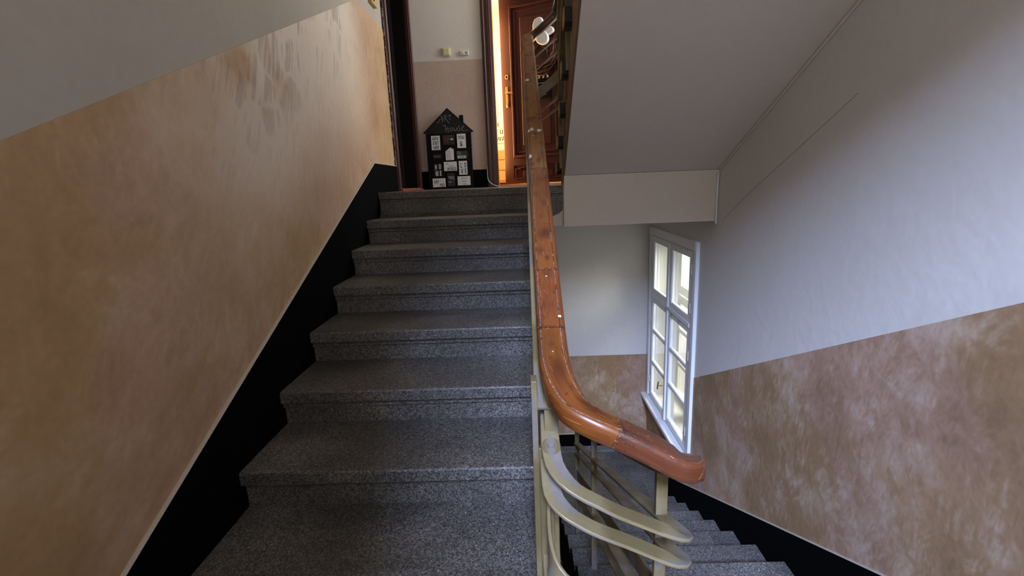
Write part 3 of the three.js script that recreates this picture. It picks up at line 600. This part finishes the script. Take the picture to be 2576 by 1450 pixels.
const leafMesh = shade(new THREE.Mesh(merge([
  box(-0.835, 0, 0.028, 2.085, -0.020, 0.008, 0.003),
  box(-0.835, -0.715, 0.028, 2.085, -0.022, 0.021, 0.004), box(-0.115, 0, 0.028, 2.085, -0.022, 0.021, 0.004),
  box(-0.72, -0.11, 0.028, 0.075, -0.022, 0.021, 0.003), box(-0.72, -0.11, 0.235, 0.325, -0.022, 0.021, 0.004), box(-0.72, -0.11, 1.97, 2.085, -0.022, 0.021, 0.004)]), M.leaf));
leafMesh.name = 'leaf'; leafMesh.position.set(HX, UL + H, HZ); leafMesh.rotation.y = -AJAR * -1; door2.add(leafMesh);
leafMesh.userData.label = 'glossy red-brown panelled leaf standing ajar';
function onLeaf(name, geo, mat, label) { const m = shade(new THREE.Mesh(Array.isArray(geo) ? merge(geo) : geo, mat)); m.name = name; leafMesh.add(m); if (label) m.userData.label = label; return m; }
onLeaf('moulding', [prismZ(rect(-0.715, -0.115, 0.325, 1.97), 0.008, 0.030, [rect(-0.688, -0.142, 0.352, 1.943)], 0.006), prismZ(rect(-0.66, -0.17, 0.382, 1.915), 0.006, 0.018, [rect(-0.645, -0.185, 0.397, 1.90)], 0.004)], M.leaf);
onLeaf('panel', prismZ(rect(-0.59, -0.24, 0.46, 1.84), 0.006, 0.020, [], 0.008), M.leaf);
{ // stepped lower panel
  const st = [[-0.70, 0.08], [-0.13, 0.08], [-0.13, 0.20], [-0.19, 0.20], [-0.19, 0.214], [-0.24, 0.214], [-0.24, 0.226], [-0.59, 0.226], [-0.59, 0.214], [-0.64, 0.214], [-0.64, 0.20], [-0.70, 0.20]];
  const inn = st.map(([x, y]) => [-0.415 + (x + 0.415) * 0.955, 0.15 + (y - 0.15) * 0.86]);
  onLeaf('moulding', prismZ(st, 0.006, 0.024, [inn], 0.003), M.leaf);
  onLeaf('panel', prismZ(rect(-0.60, -0.23, 0.10, 0.175), 0.006, 0.018, [], 0.004), M.leaf);
}
const bronze = std({ color: rgb(176, 118, 60), metalness: 0.75, roughness: 0.42 });
{
  const hd = onLeaf('handle', [box(-0.785, -0.752, 0.90, 1.13, 0.020, 0.026, 0.003), new THREE.CylinderGeometry(0.010, 0.010, 0.045, 14).rotateX(Math.PI / 2).translate(-0.768, 1.055, 0.046)], bronze, 'old bronze lever handle on a long plate');
  const lv = shade(new THREE.Mesh(tube([[-0.772, 1.055, 0.066], [-0.73, 1.056, 0.068], [-0.68, 1.052, 0.064]], 0.008, 16, 10), bronze)); lv.name = 'lever'; hd.add(lv);
  const kh = shade(new THREE.Mesh(merge([new THREE.CylinderGeometry(0.014, 0.014, 0.006, 18).rotateX(Math.PI / 2).translate(-0.768, 0.948, 0.028), box(-0.777, -0.759, 0.905, 0.945, 0.025, 0.031, 0.003)]), M.brass)); kh.name = 'lock_cylinder'; hd.add(kh);
  onLeaf('peephole_rose', new THREE.TorusGeometry(0.018, 0.006, 8, 24).translate(-0.765, 1.235, 0.022), bronze);
}
leafMesh.updateMatrix();
const leafPoint = (x, y, z) => { const v = new THREE.Vector3(x, y, z).applyMatrix4(leafMesh.matrix); return [v.x, v.y - H, v.z]; };
function onDoor(name, label, category, x, y, z) { const g = thing(name, label, category, leafPoint(x, y, z)); g.rotation.y = leafMesh.rotation.y; return g; }
function bit(g, name, geo, mat, label) { const m = shade(new THREE.Mesh(Array.isArray(geo) ? merge(geo) : geo, mat)); m.name = name; g.add(m); if (label) m.userData.label = label; return m; }

// twig wreath with a white bow, and a clapperboard, hung on the open door
{
  seed = 77;
  const w = onDoor('wreath', 'brown twig wreath with a big white bow hanging on the open red door', 'wreath', -0.335, 1.40, 0.055);
  const twig = [std({ color: rgb(92, 48, 36), roughness: 0.7 }), std({ color: rgb(134, 84, 70), roughness: 0.7 }), std({ color: rgb(52, 24, 18), roughness: 0.7 })];
  for (let i = 0; i < 46; i++) {
    const r = 0.125 + 0.05 * (rnd() - 0.5) * 1.6, a0 = rnd() * 6.283, span = 1.6 + 2.4 * rnd(), ph = rnd() * 6, pts = [];
    for (let k = 0; k <= 8; k++) { const a = a0 + span * k / 8, rr = r + 0.022 * Math.sin(a * 3 + ph), x = rr * Math.cos(a) * 1.05, y = rr * Math.sin(a) * 1.15; pts.push([x, y, 0.018 * Math.cos(a * 4 + ph) + 0.02 * (rnd() - 0.5)]); }
    bit(w, 'twig', tube(pts, 0.0035 + 0.0035 * rnd(), 18, 5), twig[Math.floor(rnd() * 3)]);
  }
  const cloth = std({ color: rgb(250, 250, 248), roughness: 0.8 });
  const bow = (pts) => { const c = new THREE.CatmullRomCurve3(pts.map(([x, y]) => new THREE.Vector3(x, y, 0)), true); const s = new THREE.Shape(c.getPoints(40).slice(0, 40).map((p) => new THREE.Vector2(p.x, p.y))); return new THREE.ExtrudeGeometry(s, { depth: 0.02, bevelEnabled: true, bevelSize: 0.012, bevelThickness: 0.014, bevelSegments: 3 }); };
  bit(w, 'bow', [bow([[0.0, 0.20], [-0.02, 0.215], [-0.06, 0.245], [-0.125, 0.20], [-0.13, 0.13], [-0.06, 0.155]]).translate(0.03, 0.02, 0.02), bow([[0.0, 0.20], [0.05, 0.26], [0.03, 0.34], [-0.03, 0.33], [-0.05, 0.25]]).translate(0.0, 0.02, 0.025),
    bow([[0.0, 0.20], [0.06, 0.24], [0.15, 0.225], [0.165, 0.20], [0.13, 0.18], [0.06, 0.165]]).translate(0.0, 0.025, 0.02), bow([[-0.02, 0.20], [0.06, 0.19], [0.085, 0.12], [0.04, 0.085], [-0.03, 0.12]]).translate(0.02, 0.02, 0.03)], cloth, 'white fabric bow');
  bit(w, 'wire', tube([[0.0, 0.37, 0.02], [-0.08, 0.31, 0.03], [-0.12, 0.27, 0.02], [-0.155, 0.22, 0.03], [-0.17, 0.12, 0.02]], 0.0022, 30, 5), twig[2]);
  bit(w, 'hook', tube([[0.0, 0.13, 0], [0.0, 0.30, -0.01], [0.0, 0.40, -0.03]], 0.002, 10, 5), twig[2]);
}
{
  const g = onDoor('clapperboard', 'small black clapperboard with white chevrons hanging on the open red door', 'sign', -0.36, 1.09, 0.036);
  bit(g, 'board', box(-0.13, 0.13, -0.135, 0.065, -0.008, 0.008, 0.003), M.black);
  const bar = bit(g, 'clap_stick', box(-0.13, 0.13, 0.07, 0.115, -0.008, 0.010, 0.003), M.black);
  for (let i = 0; i < 5; i++) { const x = -0.115 + 0.05 * i; const m = shade(new THREE.Mesh(prismZ([[x, 0.078], [x + 0.022, 0.078], [x + 0.032, 0.0925], [x + 0.022, 0.107], [x, 0.107], [x + 0.010, 0.0925]], 0.0102, 0.0118), M.plastic)); m.name = 'chevron'; bar.add(m); }
  for (let i = 0; i < 4; i++) bit(g, 'ruled_line', box(-0.115, 0.11 - 0.03 * (i % 2), 0.028 - 0.042 * i, 0.031 - 0.042 * i, 0.008, 0.0088), M.plastic);
  for (const [x0, x1, y] of [[-0.115, -0.05, 0.045], [0.0, 0.04, -0.005], [-0.11, -0.03, -0.045], [-0.02, 0.06, -0.09]]) bit(g, 'lettering', box(x0, x1, y - 0.006, y + 0.004, 0.008, 0.0088), M.plastic);
}

// ------------------------------------------------------------------ the flat behind the open door
struct('wall_flat', [box(-1.6, 1.7, UL - 0.1, 2.7, -8.3, -8.15), box(-1.75, -1.6, UL - 0.1, 2.7, -8.3, ZB - 0.2), box(1.7, 1.85, UL - 0.1, 2.7, -8.3, ZB - 0.2), box(-1.75, 1.85, 2.6, 2.75, -8.3, ZB - 0.2)], std({ color: rgb(236, 222, 190), roughness: 0.9 }));
struct('floor_flat', box(-1.75, 1.85, UL - 0.12, UL, -8.3, ZB - 0.2), std({ color: rgb(176, 128, 78), roughness: 0.5 }));
{
  const g = thing('poster', 'cream lettered poster seen through the door gap', 'poster', [-0.30, 0.66, -8.13]);
  part('sheet', box(-0.44, -0.14, 0.66, 1.02, -8.15, -8.135), M.plastic, g);
  const cv = document.createElement('canvas'); cv.width = 256; cv.height = 320; const c = cv.getContext('2d'); c.fillStyle = '#f2e4bc'; c.fillRect(0, 0, 256, 320); c.fillStyle = '#2c2418'; c.font = 'bold 84px sans-serif';
  c.fillText('R', 60, 92); c.fillText('J U', 60, 192); c.fillText('WA', 60, 292);
  const t = new THREE.CanvasTexture(cv); t.colorSpace = THREE.SRGBColorSpace;
  const p = new THREE.PlaneGeometry(0.29, 0.35); p.translate(-0.29, 0.84, -8.1345); part('print', p, std({ map: t, roughness: 0.7 }), g);
  const ch = thing('drawer_chest', 'low tan wooden chest glimpsed through the door gap', 'chest', [-0.3, UL, -7.9]);
  part('carcass', box(-0.75, 0.05, UL + 0.05, 0.52, -8.13, -7.7, 0.006), std({ color: rgb(190, 132, 70), roughness: 0.5 }), ch);
  for (const y of [0.06, 0.22, 0.38]) { const d = part('drawer', box(-0.73, 0.03, y, y + 0.14, -7.705, -7.688, 0.004), std({ color: rgb(202, 146, 82), roughness: 0.5 }), ch); part('knob', new THREE.SphereGeometry(0.014, 14, 10).translate(-0.35, y + 0.07, -7.676), M.brass, d); }
  for (const x of [-0.72, 0.0]) for (const z of [-8.1, -7.76]) part('leg', box(x, x + 0.04, UL, UL + 0.06, z, z + 0.05), M.tan, ch);
  const col = thing('added_glow_column', 'added warm glowing column, out of view, lighting the edge of the open red door', 'lamp', [-0.34, UL, -5.915]);  // unseen glowing column, added to brighten the free stile of the door leaf
  part('shade', new THREE.CylinderGeometry(0.03, 0.03, 1.7, 24).translate(-0.34, 1.02, -5.915), std({ color: 0xffffff, emissive: new THREE.Color(1, 0.7, 0.36), emissiveIntensity: 2 }), col);
  part('foot', new THREE.CylinderGeometry(0.075, 0.08, 0.03, 28).translate(-0.34, UL + 0.015, -5.915), M.black, col);
  part('stem', new THREE.CylinderGeometry(0.012, 0.012, 0.2, 12).translate(-0.34, 0.1, -5.915), M.black, col);
  areaLight([1, 0.72, 0.28], 62, 0.06, 1.7, [-0.305, 1.02, -5.912], [0.2, 1.02, -5.88]);  // added strip light beside the column, aimed along the door leaf
  const lamp = thing('wall_lamp', 'warm glowing globe lamp inside the flat behind the open door', 'lamp', [-1.15, 1.75, -7.15]);
  part('globe', new THREE.SphereGeometry(0.09, 24, 16).translate(-1.15, 1.75, -7.15), std({ color: 0xffffff, emissive: new THREE.Color(1, 0.72, 0.4), emissiveIntensity: 4 }), lamp);
  part('cord', tube([[-1.15, 1.84, -7.15], [-1.15, 2.2, -7.15], [-1.15, 2.6, -7.15]], 0.004, 8, 6), M.plastic, lamp);
  bulb([1, 0.84, 0.55], 13, [-1.02, 1.70, -7.02]);
}

// ------------------------------------------------------------------ the house-shaped sign and small things on the landing
{
  const W = 0.50, X0 = -0.775, Z0 = ZB + 0.075;
  const g = thing('house_sign', 'black house-shaped board with chalk lettering and word cards, standing by the red door', 'sign', [X0, UL, Z0]);
  g.rotation.x = -0.035;
  const outline = [[-0.25, 0], [0.25, 0], [0.25, 0.605], [0.28, 0.612], [0.172, 0.712], [0.172, 0.788], [0.128, 0.788], [0.128, 0.752], [0.0, 0.868], [-0.28, 0.612], [-0.25, 0.605]];
  bit(g, 'board', prismZ(outline, -0.014, 0.014, [], 0.002), M.black);
  // chalk words
  const cv = document.createElement('canvas'); cv.width = 1024; cv.height = 512; const c = cv.getContext('2d'); c.fillStyle = '#080809'; c.fillRect(0, 0, 1024, 512);
  const sx = (px) => (px - 200) / 740 * 1024, sy = (py) => (py - 100) / 400 * 512;
  seed = 5;
  const stroke = (pts, w, al) => { for (let q = 0; q < 5; q++) { c.strokeStyle = `rgba(200,200,198,${al * (0.35 + 0.4 * rnd())})`; c.lineWidth = w * (0.4 + 0.6 * rnd()); c.beginPath(); pts.forEach(([x, y], i) => { const X = sx(x) + 3 * (rnd() - 0.5), Yy = sy(y) + 3 * (rnd() - 0.5); i ? c.lineTo(X, Yy) : c.moveTo(X, Yy); }); c.stroke(); } };
  stroke([[392, 312], [408, 318], [424, 304], [442, 268]], 6, 0.9); stroke([[464, 206], [480, 240], [482, 306]], 7, 1); stroke([[442, 268], [482, 262]], 5, 0.7);
  stroke([[515, 212], [514, 296]], 6, 0.9); stroke([[512, 214], [538, 208], [548, 226], [530, 248], [514, 256]], 6, 0.9); stroke([[530, 250], [560, 296], [582, 330]], 6, 0.8);
  stroke([[572, 214], [622, 208]], 6, 0.9); stroke([[594, 212], [600, 284]], 6, 0.8);
  stroke([[484, 366], [506, 360], [524, 376], [530, 468]], 6, 0.8); stroke([[556, 388], [566, 470]], 6, 0.8); stroke([[516, 424], [574, 412]], 6, 0.7);
  stroke([[606, 398], [588, 430], [604, 452], [628, 440], [630, 408], [608, 398]], 6, 0.8); stroke([[652, 396], [656, 444], [684, 446], [700, 404], [706, 440]], 6, 0.8);
  stroke([[742, 372], [722, 386], [732, 410], [750, 428], [732, 454], [712, 450]], 6, 0.8); stroke([[770, 424], [808, 396], [802, 374], [772, 398], [764, 440], [800, 460], [860, 446]], 6, 0.8);
  const ct = new THREE.CanvasTexture(cv); ct.colorSpace = THREE.SRGBColorSpace;
  const px2 = (px, py) => { const xl = 215 + (py - 480) * 0.035, xr = 920 + (py - 455) * 0.039; return [-0.25 + (px - xl) / (xr - xl) * W, (1350 - py) / 880 * 0.61]; };
  {
    const s = new THREE.Shape([[-0.262, 0.618], [-0.248, 0.60], [0.248, 0.60], [0.262, 0.618], [0.0, 0.852]].map(([x, y]) => new THREE.Vector2(x, y))); const ge = new THREE.ShapeGeometry(s); ge.translate(0, 0, 0.0146);
    const p = ge.attributes.position, uv = ge.attributes.uv; const [xa, ya] = px2(200, 500), [xb, yb] = px2(940, 100);
    for (let i = 0; i < p.count; i++) uv.setXY(i, (p.getX(i) - xa) / (xb - xa), (p.getY(i) - ya) / (yb - ya));
    bit(g, 'chalk_lettering', ge, std({ map: ct, roughness: 0.75 }));
  }
  const back = [0, 0];
  function card(px0, py0, px1, py1, bg, draw, shape) {
    const [x0, y1] = px2(px0, py0), [x1, y0] = px2(px1, py1), w = 256, h = Math.round(256 * (y1 - y0) / (x1 - x0));
    const k = document.createElement('canvas'); k.width = w; k.height = h; const q = k.getContext('2d'); q.fillStyle = bg; q.fillRect(0, 0, w, h); draw(q, w, h);
    const t = new THREE.CanvasTexture(k); t.colorSpace = THREE.SRGBColorSpace;
    const m = bit(g, 'card', shape ? prismZ(shape(x0, x1, y0, y1), 0.0145, 0.019) : box(x0, x1, y0, y1, 0.0145, 0.019, 0.001), bg[1] > '7' ? M.plastic : M.black);
    const ge = shape ? new THREE.ShapeGeometry(new THREE.Shape(shape(x0, x1, y0, y1).map(([a, b]) => new THREE.Vector2(a, b)))) : new THREE.PlaneGeometry(x1 - x0, y1 - y0).translate((x0 + x1) / 2, (y0 + y1) / 2, 0);
    if (shape) { const p = ge.attributes.position; for (let i = 0; i < p.count; i++) ge.attributes.uv.setXY(i, (p.getX(i) - x0) / (x1 - x0), (p.getY(i) - y0) / (y1 - y0)); }
    ge.translate(0, 0, 0.0194);
    const f = shade(new THREE.Mesh(ge, std({ map: t, roughness: 0.5 }))); f.name = 'print'; m.add(f);
  }
  const word = (q, s, x, y, wid, hei, col) => { q.save(); q.fillStyle = col; q.font = 'bold 100px sans-serif'; const mw = q.measureText(s).width; q.translate(x, y); q.scale(wid / mw, hei / 73); q.fillText(s, 0, 0); q.restore(); };
  const WH = '#e6e6ea', BK = '#121214', DG = '#2c2c30';
  card(295, 515, 440, 735, WH, (q, w, h) => { word(q, 'ADV', 0.12 * w, 0.32 * h, 0.72 * w, 0.24 * h, BK); word(q, 'ENT', 0.17 * w, 0.64 * h, 0.68 * w, 0.26 * h, BK); word(q, 'URE', 0.2 * w, 0.95 * h, 0.66 * w, 0.25 * h, BK); });
  card(475, 510, 665, 662, '#201816', (q, w, h) => { q.fillStyle = '#4a2016'; q.fillRect(0.1 * w, 0.3 * h, 0.4 * w, 0.5 * h); q.fillStyle = '#2c2a2c'; q.fillRect(0.15 * w, 0, 0.8 * w, 0.3 * h); q.fillStyle = '#c8c8c6'; q.fillRect(0.66 * w, 0.36 * h, 0.24 * w, 0.16 * h); q.fillRect(0.44 * w, 0.38 * h, 0.05 * w, 0.08 * h); q.fillStyle = '#5a241a'; q.fillRect(0.85 * w, 0.82 * h, 0.13 * w, 0.18 * h); });
  card(700, 500, 845, 718, WH, (q, w, h) => { word(q, 'YOU', 0.13 * w, 0.38 * h, 0.74 * w, 0.26 * h, BK); word(q, '&', 0.3 * w, 0.88 * h, 0.32 * w, 0.36 * h, BK); word(q, 'ME', 0.7 * w, 0.88 * h, 0.14 * w, 0.05 * h, BK); });
  card(320, 800, 455, 872, '#080809', (q, w, h) => { word(q, 'DREAM BIG ...', 0.06 * w, 0.62 * h, 0.86 * w, 0.26 * h, '#8c8c8e'); });
  card(515, 700, 652, 900, WH, (q, w, h) => { q.strokeStyle = '#8a4a3c'; q.lineWidth = 10; q.beginPath(); q.moveTo(0, 0.3 * h); q.lineTo(0.6 * w, 0.02 * h); q.lineTo(w, 0.18 * h); q.stroke(); ['A HOUSE', 'OF LIFE', 'NOT THE', 'BUT THE', 'OF LOVE'].forEach((s, i) => word(q, s, 0.1 * w, (0.38 + 0.145 * i) * h, (0.46 + 0.05 * (i % 2)) * w, 0.075 * h, '#3a3a3e')); },
    (x0, x1, y0, y1) => [[x0, y0], [x1, y0], [x1, y1 - 0.02], [x0 + 0.6 * (x1 - x0), y1], [x0, y1 - 0.04]]);
  card(688, 764, 872, 886, DG, (q, w, h) => { word(q, 'TO THE', 0.07 * w, 0.2 * h, 0.3 * w, 0.13 * h, '#b8b8ba'); word(q, 'TO THE', 0.07 * w, 0.42 * h, 0.34 * w, 0.13 * h, '#b8b8ba'); word(q, 'MOON', 0.07 * w, 0.96 * h, 0.78 * w, 0.4 * h, '#efeff0'); });
  card(325, 948, 465, 1148, '#080809', (q, w, h) => { word(q, 'H', 0.1 * w, 0.46 * h, 0.28 * w, 0.4 * h, '#efeff0'); word(q, 'O', 0.58 * w, 0.42 * h, 0.3 * w, 0.38 * h, '#efeff0'); word(q, 'M', 0.14 * w, 0.97 * h, 0.38 * w, 0.42 * h, '#efeff0'); word(q, 'E', 0.64 * w, 0.95 * h, 0.26 * w, 0.4 * h, '#efeff0'); });
  card(485, 925, 696, 1068, WH, (q, w, h) => { word(q, 'WHAT', 0.14 * w, 0.28 * h, 0.2 * w, 0.11 * h, '#3a3a3e'); word(q, 'A', 0.35 * w, 0.42 * h, 0.08 * w, 0.1 * h, '#3a3a3e'); word(q, 'WONDERFUL', 0.42 * w, 0.54 * h, 0.36 * w, 0.1 * h, '#3a3a3e'); word(q, 'WORLD', 0.23 * w, 0.95 * h, 0.72 * w, 0.34 * h, BK); });
  card(722, 920, 862, 1136, WH, (q, w, h) => { word(q, 'L', 0.18 * w, 0.5 * h, 0.22 * w, 0.36 * h, BK); word(q, 'O', 0.64 * w, 0.47 * h, 0.28 * w, 0.36 * h, BK); word(q, 'V', 0.2 * w, 0.92 * h, 0.3 * w, 0.36 * h, BK); word(q, 'E', 0.66 * w, 0.9 * h, 0.24 * w, 0.36 * h, BK); });
  card(300, 1180, 510, 1318, WH, (q, w, h) => { word(q, 'SAY', 0.1 * w, 0.56 * h, 0.38 * w, 0.38 * h, BK); word(q, 'YES', 0.54 * w, 0.96 * h, 0.38 * w, 0.36 * h, BK); });
  card(538, 1105, 662, 1310, DG, (q, w, h) => { q.fillStyle = '#1c1c20'; q.fillRect(0, 0, w, 0.2 * h); word(q, 'HAPPILY', 0.08 * w, 0.33 * h, 0.86 * w, 0.08 * h, '#d8d8da'); word(q, 'EVER AFTER', 0.3 * w, 0.46 * h, 0.66 * w, 0.08 * h, '#d8d8da'); word(q, 'BEGIN...', 0.12 * w, 0.72 * h, 0.5 * w, 0.08 * h, '#c4c4c6'); });
  card(698, 1160, 908, 1304, WH, (q, w, h) => { word(q, 'NEW YORK', 0.3 * w, 0.3 * h, 0.42 * w, 0.12 * h, '#3a3a3e'); word(q, 'LONDON', 0.34 * w, 0.62 * h, 0.32 * w, 0.12 * h, '#3a3a3e'); word(q, 'TOKYO', 0.4 * w, 0.92 * h, 0.26 * w, 0.12 * h, '#3a3a3e'); });
}
{
  const s = thing('light_switch', 'square cream light switch on the wall left of the red door', 'switch', [-0.748, 1.418, ZB + 0.003]);
  part('plate', box(-0.792, -0.705, 1.375, 1.461, ZB + 0.001, ZB + 0.016, 0.005), M.cream, s);
  part('rocker', box(-0.780, -0.717, 1.387, 1.449, ZB + 0.014, ZB + 0.022, 0.004), M.cream, s);
  const b = thing('bell_push', 'small white doorbell push beside the cream light switch', 'doorbell', [-0.552, 1.4, ZB + 0.003]);
  part('plate', box(-0.598, -0.508, 1.377, 1.423, ZB + 0.001, ZB + 0.018, 0.005), M.plastic, b);
  part('button', box(-0.575, -0.553, 1.388, 1.412, ZB + 0.016, ZB + 0.023, 0.003), M.whitePaint, b);
  part('name_slip', box(-0.546, -0.514, 1.389, 1.411, ZB + 0.0175, ZB + 0.0195), M.steel, b);
  const d = thing('junction_box', 'small yellowed box with a hole, on the wall left of the dark door', 'box', [XL, 1.45, -4.17]);
  part('cover', box(XL - 0.006, XL + 0.024, 1.435, 1.52, -4.245, -4.095, 0.006), std({ color: rgb(196, 170, 110), roughness: 0.5 }), d);
  part('hole', new THREE.CylinderGeometry(0.012, 0.012, 0.004, 16).rotateZ(Math.PI / 2).translate(XL + 0.0245, 1.468, -4.15), M.black, d);
  const c = thing('cable', 'thin pale cable running down beside the red door frame to the floor', 'cable', [-0.366, UL, ZB + 0.02]);
  part('wire', tube([[-0.366, 0.20, ZB + 0.008], [-0.3655, 0.15, ZB + 0.026], [-0.364, 0.07, ZB + 0.03], [-0.345, 0.03, ZB + 0.045], [-0.305, -0.002, ZB + 0.05], [-0.262, -0.018, ZB + 0.05], [-0.22, -0.0235, ZB + 0.052]], 0.0045, 60, 8), std({ color: rgb(206, 214, 232), roughness: 0.4 }), c);
  const p = thing('conduit', 'thin white pipe down the beam corner and along the sloping soffit edge', 'pipe', [XR - 0.01, -0.36, -3.69]);
  part('pipe', tube([[XR - 0.008, -0.36, -3.688], [XR - 0.008, 0.0, -3.688], [XR - 0.008, 0.02, -3.68]], 0.0085, 20, 10), M.whitePaint, p);
  const so = (z) => soffitY(z) - 0.010;
  part('trunking', sweep(roundRect(0.012, 0.014, 0.004, 2), [[XR - 0.004, so(-3.67), -3.67], [XR - 0.004, so(-2.0), -2.0], [XR - 0.004, so(-0.86), -0.86]]), M.soffit, p);
}
renderer.render(scene, camera);
